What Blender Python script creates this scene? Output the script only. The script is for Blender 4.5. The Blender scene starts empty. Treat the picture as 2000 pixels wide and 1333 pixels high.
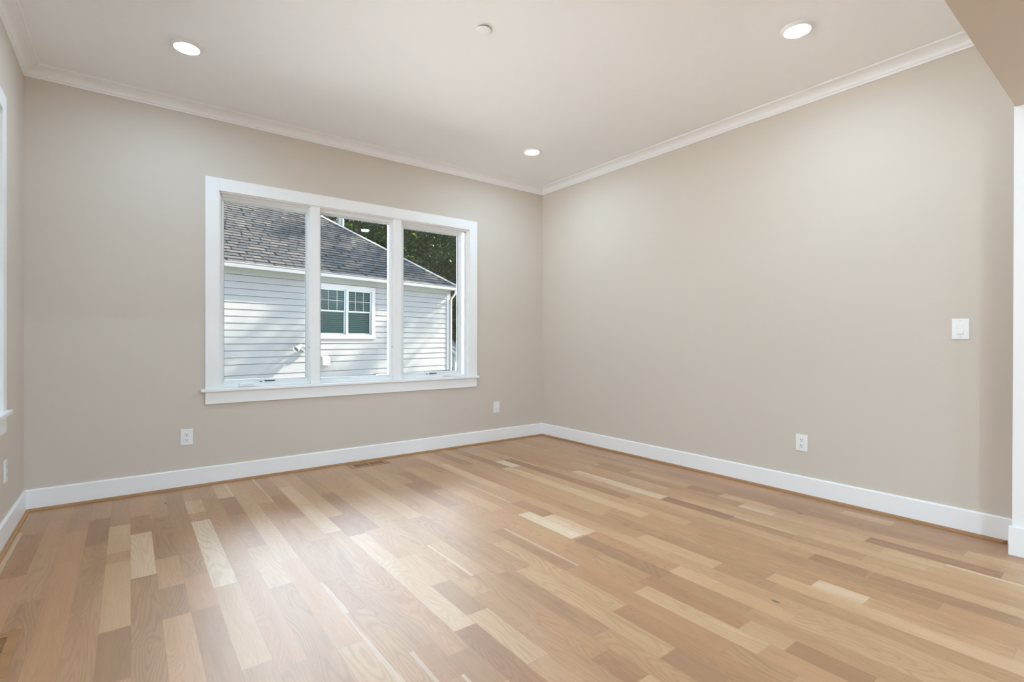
import bpy, bmesh, math, random
from mathutils import Vector, Matrix
C = bpy.context.scene.collection
SC = bpy.context.scene
PI = math.pi

# ------------------------------------------------------------------ camera, world, sun, exposure
cam_d = bpy.data.cameras.new('camera'); cam = bpy.data.objects.new('camera', cam_d); C.objects.link(cam)
cam_d.sensor_fit = 'HORIZONTAL'; cam_d.sensor_width = 36.0
cam_d.lens = 36.0 * 982.66 / 2000.0
cam_d.clip_start = 0.02; cam_d.clip_end = 300
FW = Vector((0.6057548, 0.7956456, -0.0030228)); RT = Vector((0.7956514, -0.6057511, 0.0021198)); UP = RT.cross(FW)
cam.matrix_world = Matrix(((RT.x, UP.x, -FW.x, -3.79821), (RT.y, UP.y, -FW.y, -4.40898), (RT.z, UP.z, -FW.z, 1.101), (0, 0, 0, 1)))
SC.camera = cam
SC.view_settings.view_transform = 'Standard'; SC.view_settings.look = 'None'
SC.view_settings.gamma = 1.0; SC.view_settings.use_curve_mapping = False
SC.view_settings.exposure = 0.60
cy = SC.cycles
cy.max_bounces = 14; cy.diffuse_bounces = 8; cy.glossy_bounces = 5; cy.transmission_bounces = 8; cy.transparent_max_bounces = 24
cy.sample_clamp_indirect = 8.0

SKY_L = 3.6
SKY_BRIGHT = 9.5
world = bpy.data.worlds.new('sky'); SC.world = world; world.use_nodes = True
wn = world.node_tree; wn.nodes.clear()
wo = wn.nodes.new('ShaderNodeOutputWorld'); wb = wn.nodes.new('ShaderNodeBackground')
wt = wn.nodes.new('ShaderNodeTexCoord'); ws = wn.nodes.new('ShaderNodeSeparateXYZ'); wr = wn.nodes.new('ShaderNodeValToRGB')
wn.links.new(wt.outputs['Generated'], ws.inputs[0]); wn.links.new(ws.outputs['Z'], wr.inputs[0])
wr.color_ramp.elements[0].position = 0.0; wr.color_ramp.elements[0].color = (0.86, 0.90, 0.93, 1)
wr.color_ramp.elements[1].position = 0.9; wr.color_ramp.elements[1].color = (0.62, 0.78, 1.0, 1)
# brighter lobe added to the sky over the neighbouring roof, for the floor sheen
wd = wn.nodes.new('ShaderNodeVectorMath'); wd.operation = 'DOT_PRODUCT'; wd.inputs[1].default_value = Vector((.18, .86, .50)).normalized()
wn.links.new(wt.outputs['Generated'], wd.inputs[0])
wm = wn.nodes.new('ShaderNodeMapRange'); wm.interpolation_type = 'SMOOTHSTEP'
for k, v in zip(range(1, 5), (.62, .97, SKY_L, SKY_BRIGHT)): wm.inputs[k].default_value = v
wn.links.new(wd.outputs['Value'], wm.inputs[0]); wn.links.new(wm.outputs[0], wb.inputs['Strength'])
wn.links.new(wr.outputs[0], wb.inputs['Color'])
wn.links.new(wb.outputs[0], wo.inputs['Surface'])

SUN_DIR = Vector((0.804, -0.077, 0.589))          # towards the sun
sd = bpy.data.lights.new('sun', 'SUN'); sd.energy = 24.0; sd.angle = math.radians(1.1); sd.color = (1.0, 0.82, 0.63)
so = bpy.data.objects.new('sun', sd); C.objects.link(so)
so.rotation_euler = SUN_DIR.to_track_quat('Z', 'Y').to_euler(); so.location = (20, 0, 20)

LAMP_W = 5.5
FILL_LAMP_W = 42.0


# ------------------------------------------------------------------ helpers
def link(o, parent=None):
    C.objects.link(o)
    if parent is not None: o.parent = parent
    return o
def mesh_obj(name, verts, faces, m, parent=None, smooth=False):
    me = bpy.data.meshes.new(name); me.from_pydata([tuple(v) for v in verts], [], faces); me.update()
    if isinstance(m, (list, tuple)):
        for q in m: me.materials.append(q)
    elif m: me.materials.append(m)
    if smooth:
        for p in me.polygons: p.use_smooth = True
    return link(bpy.data.objects.new(name, me), parent)
class MB:
    def __init__(s): s.v = []; s.f = []; s.mi = []
    def add(s, v, f, mi=0):
        n = len(s.v); s.v += [tuple(x) for x in v]; s.f += [tuple(i + n for i in q) for q in f]; s.mi += [mi] * len(f); return s
    def box(s, x0, x1, y0, y1, z0, z1, mi=0):
        x0, x1 = sorted((x0, x1)); y0, y1 = sorted((y0, y1)); z0, z1 = sorted((z0, z1))
        v = [(x0,y0,z0),(x1,y0,z0),(x1,y1,z0),(x0,y1,z0),(x0,y0,z1),(x1,y0,z1),(x1,y1,z1),(x0,y1,z1)]
        return s.add(v, [(0,3,2,1),(4,5,6,7),(0,1,5,4),(1,2,6,5),(2,3,7,6),(3,0,4,7)], mi)
    def prism(s, prof, a, b, mi=0, closed=True):
        """prof: list of points (callables of t) - extrude profile points from transform a to transform b"""
        n = len(prof); v = [a(p) for p in prof] + [b(p) for p in prof]
        f = [(i, (i+1) % n, n + (i+1) % n, n + i) for i in range(n if closed else n-1)]
        if closed: f += [tuple(reversed(range(n))), tuple(range(n, 2*n))]
        return s.add(v, f, mi)
    def lathe(s, prof, origin, axis='Z', n=48, mi=0, rot=None):
        v = []; f = []; k = len(prof)
        for i in range(n):
            a = 2*PI*i/n
            for r, h in prof:
                p = Vector((r*math.cos(a), r*math.sin(a), h))
                if rot is not None: p = rot @ p
                v.append(tuple(Vector(origin) + p))
        for i in range(n):
            j = (i+1) % n
            for q in range(k-1): f.append((i*k+q, j*k+q, j*k+q+1, i*k+q+1))
        return s.add(v, f, mi)
    def tube(s, pts, r, n=12, mi=0):
        pts = [Vector(p) for p in pts]; v = []; f = []
        for i, p in enumerate(pts):
            d = (pts[min(i+1, len(pts)-1)] - pts[max(i-1, 0)]).normalized()
            a = d.orthogonal().normalized() if i == 0 else (prev - d*prev.dot(d)).normalized()
            prev = a; b = d.cross(a); rr = r[i] if isinstance(r, (list, tuple)) else r
            for k in range(n):
                t = 2*PI*k/n; v.append(p + a*math.cos(t)*rr + b*math.sin(t)*rr)
        for i in range(len(pts)-1):
            for k in range(n): f.append((i*n+k, i*n+(k+1) % n, (i+1)*n+(k+1) % n, (i+1)*n+k))
        f.append(tuple(reversed(range(n)))); f.append(tuple(range((len(pts)-1)*n, len(pts)*n)))
        return s.add(v, f, mi)
    def xf(s, M):
        s.v = [tuple(M @ Vector(p)) for p in s.v]; return s
    def build(s, name, m, parent=None, smooth=False, bevel=0.0, seg=2):
        o = mesh_obj(name, s.v, s.f, m, parent, smooth)
        for p, i in zip(o.data.polygons, s.mi): p.material_index = i
        bm = bmesh.new(); bm.from_mesh(o.data); bmesh.ops.recalc_face_normals(bm, faces=bm.faces); bm.to_mesh(o.data); bm.free()
        if bevel:
            b = o.modifiers.new('bevel', 'BEVEL'); b.width = bevel; b.segments = seg; b.limit_method = 'ANGLE'; b.angle_limit = math.radians(40)
        return o
def tag(o, label=None, cat=None, group=None, kind=None):
    if label: o['label'] = label
    if cat: o['category'] = cat
    if group: o['group'] = group
    if kind: o['kind'] = kind
    return o
def struct(o, label=None, cat=None):
    o['kind'] = 'structure'
    return tag(o, label, cat)
def empty(name, loc=(0,0,0), rz=0.0):
    o = bpy.data.objects.new(name, None); o.location = loc; o.rotation_euler = (0,0,rz); o.empty_display_size = .1
    C.objects.link(o); return o

# ------------------------------------------------------------------ materials
def mat(name, col, rough=0.5, spec=0.5, metal=0.0, coat=0.0):
    m = bpy.data.materials.new(name); m.use_nodes = True
    b = m.node_tree.nodes['Principled BSDF']
    b.inputs['Base Color'].default_value = (*col, 1); b.inputs['Roughness'].default_value = rough
    b.inputs['Specular IOR Level'].default_value = spec; b.inputs['Metallic'].default_value = metal
    if coat: b.inputs['Coat Weight'].default_value = coat
    return m
class NT:
    def __init__(s, m): s.m = m; s.t = m.node_tree; s.b = s.t.nodes['Principled BSDF']
    def n(s, typ, **kw):
        o = s.t.nodes.new(typ)
        for k, v in kw.items():
            if k.startswith('i_'):
                key = k[2:]; key = int(key) if key.isdigit() else key.replace('_', ' ')
                o.inputs[key].default_value = v
            else: setattr(o, k, v)
        return o
    def l(s, a, b): s.t.links.new(a, b)
    def math(s, op, a, b=None, c=None, clamp=False):
        o = s.t.nodes.new('ShaderNodeMath'); o.operation = op; o.use_clamp = clamp
        for i, v in enumerate((a, b, c)):
            if v is None: continue
            if isinstance(v, (int, float)): o.inputs[i].default_value = v
            else: s.l(v, o.inputs[i])
        return o.outputs[0]
    def vmath(s, op, a, b=None):
        o = s.t.nodes.new('ShaderNodeVectorMath'); o.operation = op
        for i, v in enumerate((a, b)):
            if v is None: continue
            if isinstance(v, tuple): o.inputs[i].default_value = v
            else: s.l(v, o.inputs[i])
        return o.outputs[0]
    def comb(s, x, y, z):
        o = s.t.nodes.new('ShaderNodeCombineXYZ')
        for i, v in enumerate((x, y, z)):
            if isinstance(v, (int, float)): o.inputs[i].default_value = v
            else: s.l(v, o.inputs[i])
        return o.outputs[0]
    def ramp(s, fac, stops):
        o = s.t.nodes.new('ShaderNodeValToRGB'); e = o.color_ramp.elements
        while len(e) < len(stops): e.new(0.5)
        for k, (p, c) in enumerate(stops): e[k].position = p; e[k].color = (*c, 1)
        s.l(fac, o.inputs[0]); return o.outputs[0]
    def mix(s, fac, a, b, mode='MIX'):
        o = s.t.nodes.new('ShaderNodeMix'); o.data_type = 'RGBA'; o.blend_type = mode
        for sock, v in ((o.inputs[0], fac), (o.inputs[6], a), (o.inputs[7], b)):
            if isinstance(v, (int, float)): sock.default_value = v
            elif isinstance(v, tuple): sock.default_value = (*v, 1)
            else: s.l(v, sock)
        return o.outputs[2]
    def bump(s, h, strength, dist):
        o = s.t.nodes.new('ShaderNodeBump'); o.inputs['Strength'].default_value = strength; o.inputs['Distance'].default_value = dist
        s.l(h, o.inputs['Height']); s.l(o.outputs[0], s.b.inputs['Normal']); return o

def paint(name, col, rough, scale, bump):
    m = mat(name, col, rough, 0.35); t = NT(m)
    tc = t.n('ShaderNodeTexCoord'); no = t.n('ShaderNodeTexNoise', i_Scale=scale, i_Detail=3.0); t.l(tc.outputs['Object'], no.inputs['Vector'])
    n2 = t.n('ShaderNodeTexNoise', i_Scale=1.3, i_Detail=2.0); t.l(tc.outputs['Object'], n2.inputs['Vector'])
    c = t.mix(t.math('MULTIPLY', n2.outputs['Fac'], 0.12), tuple(col), tuple(x*0.93 for x in col)); t.l(c, t.b.inputs['Base Color'])
    t.bump(no.outputs['Fac'], bump, 0.0008); return m
M_WALL = paint('wall_paint', (0.655, 0.590, 0.518), 0.62, 220, 0.12)
M_CEIL = paint('ceiling_paint', (0.91, 0.92, 0.93), 0.8, 180, 0.1)
M_TRIM = paint('trim_paint', (0.90, 0.905, 0.91), 0.32, 90, 0.03)
M_SASH = mat('sash_white', (0.80, 0.84, 0.85), 0.35)
M_PLASTIC = mat('white_plastic', (0.86, 0.86, 0.86), 0.28)
M_SLOT = mat('dark_slot', (0.03, 0.03, 0.035), 0.5)
M_SCREW = mat('painted_screw', (0.68, 0.68, 0.67), 0.35)
M_BLACK = mat('black_hardware', (0.02, 0.025, 0.03), 0.35)
M_SEAL = mat('grey_gasket', (0.25, 0.27, 0.28), 0.6)

def glass_mat(name, tint=(0.97, 0.99, 0.985), ior=1.5):
    m = bpy.data.materials.new(name); m.use_nodes = True; t = m.node_tree; t.nodes.clear()
    o = t.nodes.new('ShaderNodeOutputMaterial'); mx = t.nodes.new('ShaderNodeMixShader'); tr = t.nodes.new('ShaderNodeBsdfTransparent')
    g = t.nodes.new('ShaderNodeBsdfGlossy'); fr = t.nodes.new('ShaderNodeFresnel')
    tr.inputs[0].default_value = (*tint, 1); g.inputs['Roughness'].default_value = 0.0; fr.inputs[0].default_value = ior
    t.links.new(fr.outputs[0], mx.inputs[0]); t.links.new(tr.outputs[0], mx.inputs[1]); t.links.new(g.outputs[0], mx.inputs[2]); t.links.new(mx.outputs[0], o.inputs[0])
    return m
M_GLASS = glass_mat('window_glass')
M_GLASS_H = glass_mat('tinted_glass', (0.38, 0.62, 0.62), 1.22)

# oak boards
def oak(name, attr=True):
    m = mat(name, (0.5, 0.33, 0.18), 0.36, 0.45, coat=.9 if attr else 0); t = NT(m)
    tc = t.n('ShaderNodeTexCoord'); sp = t.n('ShaderNodeSeparateXYZ'); t.l(tc.outputs['Object'], sp.inputs[0])
    if attr:
        at = t.n('ShaderNodeAttribute', attribute_name='plank'); sc = t.n('ShaderNodeSeparateXYZ'); t.l(at.outputs['Vector'], sc.inputs[0])
        tone, s1, s2 = sc.outputs[0], sc.outputs[1], sc.outputs[2]
        uv = t.n('ShaderNodeUVMap', uv_map='UVMap'); us = t.n('ShaderNodeSeparateXYZ'); t.l(uv.outputs[0], us.inputs[0]); U = us.outputs[0]; V = us.outputs[1]
        x, y = sp.outputs[0], sp.outputs[1]
    else:
        v = t.n('ShaderNodeValue'); v.outputs[0].default_value = 0.38; tone = s1 = s2 = v.outputs[0]; x, y = sp.outputs[2], sp.outputs[0]; U = None
    off = t.math('MULTIPLY', s1, 37.0)
    # cathedral figure: contour lines of a stretched noise
    p = t.comb(t.math('MULTIPLY_ADD', x, 9.0, off), t.math('MULTIPLY_ADD', y, 1.25, t.math('MULTIPLY', s2, 53.0)), off)
    n1 = t.n('ShaderNodeTexNoise', i_Scale=1.0, i_Detail=1.2, i_Roughness=0.45, i_Distortion=0.25); t.l(p, n1.inputs['Vector'])
    pw = t.comb(t.math('MULTIPLY_ADD', x, 60.0, off), t.math('MULTIPLY_ADD', y, 14.0, off), 0.0)
    nw = t.n('ShaderNodeTexNoise', i_Scale=1.0, i_Detail=2.0); t.l(pw, nw.inputs['Vector'])
    lines = t.math('MULTIPLY_ADD', n1.outputs['Fac'], t.math('MULTIPLY_ADD', s2, 110.0, 95.0) if attr else 90.0, t.math('MULTIPLY', nw.outputs['Fac'], 2.2))
    lines = t.math('SINE', lines)
    lines = t.math('POWER', t.math('MULTIPLY_ADD', lines, 0.5, 0.5), 2.6)
    # fine pores
    pf = t.comb(t.math('MULTIPLY', x, 420.0), t.math('MULTIPLY', y, 9.0), off)
    nf = t.n('ShaderNodeTexNoise', i_Scale=1.0, i_Detail=3.0, i_Roughness=0.6); t.l(pf, nf.inputs['Vector'])
    pb = t.comb(t.math('MULTIPLY_ADD', x, 14.0, off), t.math('MULTIPLY_ADD', y, 1.6, off), off)
    nb = t.n('ShaderNodeTexNoise', i_Scale=1.0, i_Detail=2.5); t.l(pb, nb.inputs['Vector'])
    tt = t.math('ADD', tone, t.math('MULTIPLY', t.math('SUBTRACT', nb.outputs['Fac'], 0.5), 0.35))
    base = t.ramp(tt, [(0.0, (0.25, 0.122, 0.050)), (0.25, (0.36, 0.182, 0.074)), (0.5, (0.475, 0.262, 0.115)), (0.75, (0.56, 0.345, 0.170)), (1.0, (0.72, 0.575, 0.40))])
    red = t.mix(t.math('MULTIPLY', t.math('GREATER_THAN', s2, 0.6), 0.5), base, t.mix(1.0, base, (1.0, 0.86, 0.80), 'MULTIPLY'))
    amp = t.math('MULTIPLY_ADD', s1, 0.42, 0.08)
    c1 = t.mix(t.math('MULTIPLY', lines, amp), red, t.mix(1.0, red, (0.62, 0.52, 0.44), 'MULTIPLY'))
    fine = t.math('MULTIPLY', t.math('SUBTRACT', nf.outputs['Fac'], 0.42, clamp=True), 1.3)
    c2 = t.mix(fine, c1, t.mix(1.0, c1, (0.70, 0.62, 0.55), 'MULTIPLY'))
    if attr:
        # pale sapwood along one edge of a few boards
        wob = t.math('MULTIPLY_ADD', nb.outputs['Fac'], 0.5, -0.42)
        edge = t.math('GREATER_THAN', t.math('ADD', U, wob), 0.68)
        few = t.math('GREATER_THAN', t.math('FRACT', t.math('MULTIPLY', s1, 17.3)), 0.95)
        c2 = t.mix(t.math('MULTIPLY', t.math('MULTIPLY', edge, few), 0.33), c2, (0.80, 0.68, 0.52))
        # small dark knots
        vo = t.n('ShaderNodeTexVoronoi', i_Scale=1.0); pv = t.comb(t.math('MULTIPLY', x, 5.0), t.math('MULTIPLY', y, 2.2), 0.0)
        t.l(t.vmath('ADD', pv, t.comb(t.math('MULTIPLY', nw.outputs['Fac'], 0.03), 0.0, 0.0)), vo.inputs['Vector'])
        vs = t.n('ShaderNodeSeparateColor'); t.l(vo.outputs['Color'], vs.inputs[0])
        k = t.math('MULTIPLY', t.math('GREATER_THAN', vs.outputs[0], 0.80), t.math('SUBTRACT', 1.0, t.math('MULTIPLY', vo.outputs['Distance'], 18.0), clamp=True))
        k = t.math('MULTIPLY', k, 2.0, clamp=True)
        c2 = t.mix(k, c2, (0.10, 0.055, 0.03))
        # joints between boards
        eu = t.math('MINIMUM', U, t.math('SUBTRACT', 1.0, U)); ju = t.math('LESS_THAN', eu, 0.011)
        jv = t.math('LESS_THAN', V, 0.0016); j = t.math('MAXIMUM', t.math('MULTIPLY', ju, 0.22), t.math('MULTIPLY', jv, 0.4))
        c2 = t.mix(j, c2, (0.16, 0.09, 0.05))
    t.b.inputs['Coat Roughness'].default_value = .46; t.b.inputs['Coat IOR'].default_value = 1.68
    t.l(c2, t.b.inputs['Base Color'])
    rg = t.math('MULTIPLY_ADD', nf.outputs['Fac'], 0.10, 0.42); t.l(rg, t.b.inputs['Roughness'])
    t.bump(t.math('ADD', t.math('MULTIPLY', lines, 0.5), nf.outputs['Fac']), 0.10, 0.0006)
    return m
M_OAK = oak('oak_boards'); M_OAKTRIM = oak('oak_shoe_moulding', False)

# ------------------------------------------------------------------ ROOM SHELL
XL, XR, YF, YB = -4.33, 0.0, 0.0, -3.915       # left wall, right wall, window wall, room side of the header
ZC = 2.835                                     # ceiling
BX1, BY1 = 2.6, -8.6                           # space behind the wide opening
# floor: one mesh, every board a face of its own
W = 0.0968; X0 = -3.792
FIXED = {3: [(-1.85, -0.85, 0.93), (-0.68, -0.37, 0.78)], 0: [(-2.18, -1.55, 0.38), (-1.53, -0.88, 0.9), (-0.86, -0.53, 0.3)], -1: [(-2.36, -1.99, 0.2), (-1.27, -1.14, 0.5), (-1.13, -0.66, 0.75)], -2: [(-1.37, -0.94, 0.35), (-0.93, -0.45, 0.22)], -5: [(-1.18, -0.53, 0.3)], 5: [(-0.87, -0.44, 0.25)], 8: [(-3.0, -2.79, 0.35), (-2.01, -1.58, 0.42), (-1.15, -0.6, 0.33)], 9: [(-3.11, -2.89, 0.3), (-0.94, -0.41, 0.85)], 7: [(-2.08, -1.33, 0.42)], -4: [(-1.52, -0.83, 0.5)], 4: [(-1.82, -1.12, 0.45)], 1: [(-1.72, -1.35, 0.62)], 2: [(-2.02, -1.66, 0.5), (-1.64, -1.36, 0.42)], 27: [(-0.97, -0.72, 1.0)], 30: [(-3.13, -2.76, 0.3), (-2.27, -1.38, 0.9)], 20: [(-3.37, -2.98, 0.3), (-2.98, -2.42, 0.2), (-2.4, -1.92, 0.93)], 17: [(-3.67, -3.45, 0.4), (-2.66, -2.05, 0.3)], 21: [(-3.17, -2.96, 0.75), (-2.41, -2.05, 0.85), (-2.05, -1.72, 0.3)], 23: [(-3.94, -3.54, 0.4), (-3.33, -3.07, 0.35), (-2.61, -1.95, 0.35)], 11: [(-3.09, -2.71, 0.75), (-2.72, -2.41, 0.3), (-2.43, -2.06, 0.7)], 34: [(-2.47, -2.21, 0.25), (-1.66, -1.3, 0.35)], 18: [(-1.52, -1.15, 0.45)], 19: [(-3.83, -3.58, 0.25), (-3.58, -3.41, 0.6), (-1.78, -1.28, 0.75)], 13: [(-3.37, -3.2, 0.3), (-3.2, -2.86, 0.45)], 15: [(-3.54, -3.34, 0.2)], 28: [(-4.05, -3.56, 0.25), (-3.54, -3.3, 0.25)], 32: [(-3.74, -3.49, 0.72)], 33: [(-3.93, -3.39, 0.15), (-2.89, -2.67, 0.8)], 25: [(-3.63, -3.43, 0.85)], 37: [(-3.4, -3.13, 0.75)]}
def build_floor():
    rnd = random.Random(14); V = []; F = []; uv = []; cols = []
    c0 = math.floor((XL - X0)/W) - 1; c1 = math.ceil((BX1 - X0)/W)
    for c in range(c0, c1):
        xa = max(XL - .1, X0 + c*W); xb = min(BX1 + .1, X0 + (c+1)*W)
        if xb <= xa: continue
        fixed = sorted(FIXED.get(c, [])); segs = []; y = BY1 - .1 - rnd.random()*0.5
        def fill(y, ye):
            while ye - y > 1e-4:
                L = rnd.uniform(0.35, 1.5)
                if ye - y - L < 0.25: L = ye - y
                if L > 1.7: L = L/2
                tn = min(1, max(0, rnd.gauss(0.50, 0.13)))
                if rnd.random() < 0.04: tn = 0.78
                segs.append((y, y+L, tn)); y += L
        for a, b, tn in fixed:
            if a > y: fill(y, a)
            segs.append((max(a, y), b, tn)); y = b
        fill(y, .1)
        for a, b, tn in segs:
            if b <= a: continue
            n = len(V); V += [(xa, a, 0), (xb, a, 0), (xb, b, 0), (xa, b, 0)]; F.append((n, n+1, n+2, n+3))
            flip = rnd.random() < .5; u = (1, 0) if flip else (0, 1)
            uv += [(u[0], 0), (u[1], 0), (u[1], b-a), (u[0], b-a)]
            cols += [(tn, rnd.random(), rnd.random(), 1)] * 4
    o = mesh_obj('floor', V, F, M_OAK); me = o.data
    me.uv_layers.new(name='UVMap'); me.attributes.new('plank', 'FLOAT_VECTOR', 'FACE')
    me.uv_layers['UVMap'].data.foreach_set('uv', [x for p in uv for x in p])
    me.attributes['plank'].data.foreach_set('vector', [x for p in cols[::4] for x in p[:3]])
    # slab underneath keeps it solid
    return o
floor = struct(build_floor())
struct(MB().box(XL-.1, BX1+.1, BY1-.1, .1, -.9, -.004).build('floor_slab', mat('concrete', (.3,.3,.3), .9)))
floor_slab = bpy.data.objects['floor_slab']; floor_slab.parent = floor; floor_slab.name = 'foundation'
struct(MB().box(XL-.14, BX1+.14, BY1-.14, .14, ZC, ZC+.2).build('ceiling', M_CEIL))

# window wall: opening x -3.265..-0.995, z .70..2.235
WX0, WX1, WZ0, WZ1 = -3.255, -1.005, 0.700, 2.232
TH = 0.14
M_SIDE = mat('own_siding', (0.62, 0.62, 0.60), 0.7)
def wall_with_hole(name, a0, a1, z1, h0, h1, hz0, hz1, axis, p0, p1, zb=-.9, m=None):
    mb = MB()
    def bx(u0, u1, w0, w1):
        if axis == 'x': mb.box(u0, u1, p0, p1, w0, w1)
        else: mb.box(p0, p1, u0, u1, w0, w1)
    bx(a0, h0, zb, z1); bx(h1, a1, zb, z1); bx(h0, h1, zb, hz0); bx(h0, h1, hz1, z1)
    return mb.build(name, m or M_WALL)
struct(wall_with_hole('wall_front', XL-.14, BX1+.14, 5.7, WX0, WX1, WZ0, WZ1, 'x', YF, YF+TH))
struct(MB().box(XR, XR+.14, YB, YF, -.02, ZC).build('wall_right', M_WALL))
LW0, LW1 = -3.05, -0.772                         # left wall window opening along y
PD0, PD1 = -8.2, -6.2                           # glazed opening added to the unseen space behind, same wall
wl_ = MB()
for a, b, c, d in ((BY1-.14, PD0, -.9, ZC+.2), (PD0, PD1, 2.35, ZC+.2), (PD0, PD1, -.9, .05), (PD1, LW0, -.9, ZC+.2), (LW1, YF, -.9, ZC+.2), (LW0, LW1, -.9, WZ0), (LW0, LW1, 2.28, ZC+.2)):
    wl_.box(XL-.14, XL, a, b, c, d)
struct(wl_.build('wall_left', M_WALL))
# back space
struct(MB().box(XL-.14, BX1+.14, BY1-.14, BY1, -.9, ZC+.2).build('wall_back', M_WALL))
struct(MB().box(BX1, BX1+.14, BY1, YB-.285, -.9, ZC+.2).build('wall_side', M_WALL))
struct(MB().box(XL, BX1, YB-.285, YB, 2.30, ZC).box(-.183, XR, YB-.285, YB, 0, 2.30).box(XR, BX1+.14, YB-.285, YB, 0, 2.30).build('wall_header', M_WALL, bevel=.004))
# white jamb board of the opening with a plinth block
struct(MB().box(-.190, -.183, YB-.29, YB+.003, 0, 2.30).build('trim_1', M_TRIM, bevel=.002))
struct(MB().box(-.203, -.190, YB-.30, YB+.015, 0, .148).box(-.19, 0, YB, YB+.015, 0, .148).build('baseboard_header', M_TRIM, bevel=.003))
# glass wall added to the unseen space behind for extra daylight
pg = empty('window_added', (0, 0, 0)); struct(pg)
fr = MB()
for y in (PD0, -7.22, PD1-.05): fr.box(XL-.10, XL-.04, y, y+.05, .05, 2.35)
fr.box(XL-.10, XL-.04, PD0, PD1, .05, .12).box(XL-.10, XL-.04, PD0, PD1, 2.28, 2.35)
fr.build('window_frame', M_TRIM, pg); MB().box(XL-.075, XL-.069, PD0+.04, PD1-.04, .1, 2.3).build('glass_pane', M_GLASS, pg)

# ------------------------------------------------------------------ trims
BH, BT = 0.138, 0.014
def base_profile(): return [(0, 0), (BT, 0), (BT, BH-.008), (BT-.003, BH-.002), (BT-.006, BH), (0, BH)]
def run(name, prof, a, b, ins, m, kind='structure'):
    """extrude profile (d out of wall, z) along a->b; ins = unit vector into the room; mitred inside corners"""
    a = Vector(a); b = Vector(b); d = (b-a).normalized(); i = Vector(ins)
    mb = MB(); mb.prism(prof, lambda p: a + i*p[0] + d*p[0] + Vector((0,0,p[1])), lambda p: b + i*p[0] - d*p[0] + Vector((0,0,p[1])))
    o = mb.build(name, m); o['kind'] = kind; return o
run('baseboard_front', base_profile(), (XL,0,0), (XR,0,0), (0,-1,0), M_TRIM)
run('baseboard_right', base_profile(), (XR,0,0), (XR,YB,0), (-1,0,0), M_TRIM)
run('baseboard_left', base_profile(), (XL,YB,0), (XL,0,0), (1,0,0), M_TRIM)
def q(p): return [(BT,0)] + [(BT+.018*math.cos(t), .017*math.sin(t)) for t in [i*PI/2/6 for i in range(7)]]
shoe = [(BT-.001, 0), (BT+.018, 0), (BT+.0175, .006), (BT+.0145, .012), (BT+.009, .0155), (BT-.001, .017)]
run('trim_2', shoe, (XL,0,0), (XR,0,0), (0,-1,0), M_OAKTRIM)
run('trim_3', shoe, (XR,0,0), (XR,YB+.03,0), (-1,0,0), M_OAKTRIM)
run('trim_4', shoe, (XL,YB,0), (XL,0,0), (1,0,0), M_OAKTRIM)
# crown: fillet at the wall, cove, fillet on the ceiling
h = ZC - 2.764
crown = [(0, ZC), (0, ZC-h), (.007, ZC-h), (.010, ZC-h+.010), (.016, ZC-h+.014)]
for i in range(1, 8):
    t = i/8*PI/2; crown.append((.016 + (.052)*(1-math.cos(t)), ZC-h+.014 + (h-.026)*math.sin(t)))
crown += [(.070, ZC-.010), (.079, ZC-.009), (.082, ZC-.005), (.082, ZC)]
run('trim_5', crown, (XL,0,0), (XR,0,0), (0,-1,0), M_TRIM)
run('trim_6', crown, (XR,0,0), (XR,YB,0), (-1,0,0), M_TRIM)
run('trim_7', crown, (XL,YB,0), (XL,0,0), (1,0,0), M_TRIM)

# ------------------------------------------------------------------ WINDOW in the window wall
def casement(root, x0, x1, z0, z1, fixed, M=None):
    """one unit: sash ring with glazing bead, pane, hardware. plane of glass y=+.085"""
    s = MB(); st = .020 if fixed else .034
    def ring(a0, a1, b0, b1, w, y0, y1):
        s.box(a0, a0+w, y0, y1, b0, b1); s.box(a1-w, a1, y0, y1, b0, b1); s.box(a0+w, a1-w, y0, y1, b0, b0+w); s.box(a0+w, a1-w, y0, y1, b1-w, b1)
    ring(x0, x1, z0, z1, st, .060, .110)
    ring(x0+st, x1-st, z0+st, z1-st, .008, .070, .100)
    o = s.build('sash', M_SASH, root, bevel=.0025)
    g = MB().box(x0+st, x1-st, .084, .088, z0+st, z1-st).build('glass_pane', M_GLASS, o)
    gk = MB(); w = .003; a0, a1, b0, b1 = x0+st+.008, x1-st-.008, z0+st+.008, z1-st-.008
    gk.box(a0, a0+w, .078, .083, b0, b1).box(a1-w, a1, .078, .083, b0, b1).box(a0, a1, .078, .083, b1-w, b1)
    gk.build('gasket', M_SEAL, o)
    return o
win = MB()
cx0, cx1, cz1 = -3.344, -0.912, 2.325
win.box(cx0, WX0+.003, -.019, 0, .712, cz1); win.box(WX1-.003, cx1, -.019, 0, .712, cz1); win.box(WX0+.003, WX1-.003, -.019, 0, WZ1-.003, cz1)
window = struct(win.build('window_1', M_TRIM, bevel=.002))
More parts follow.
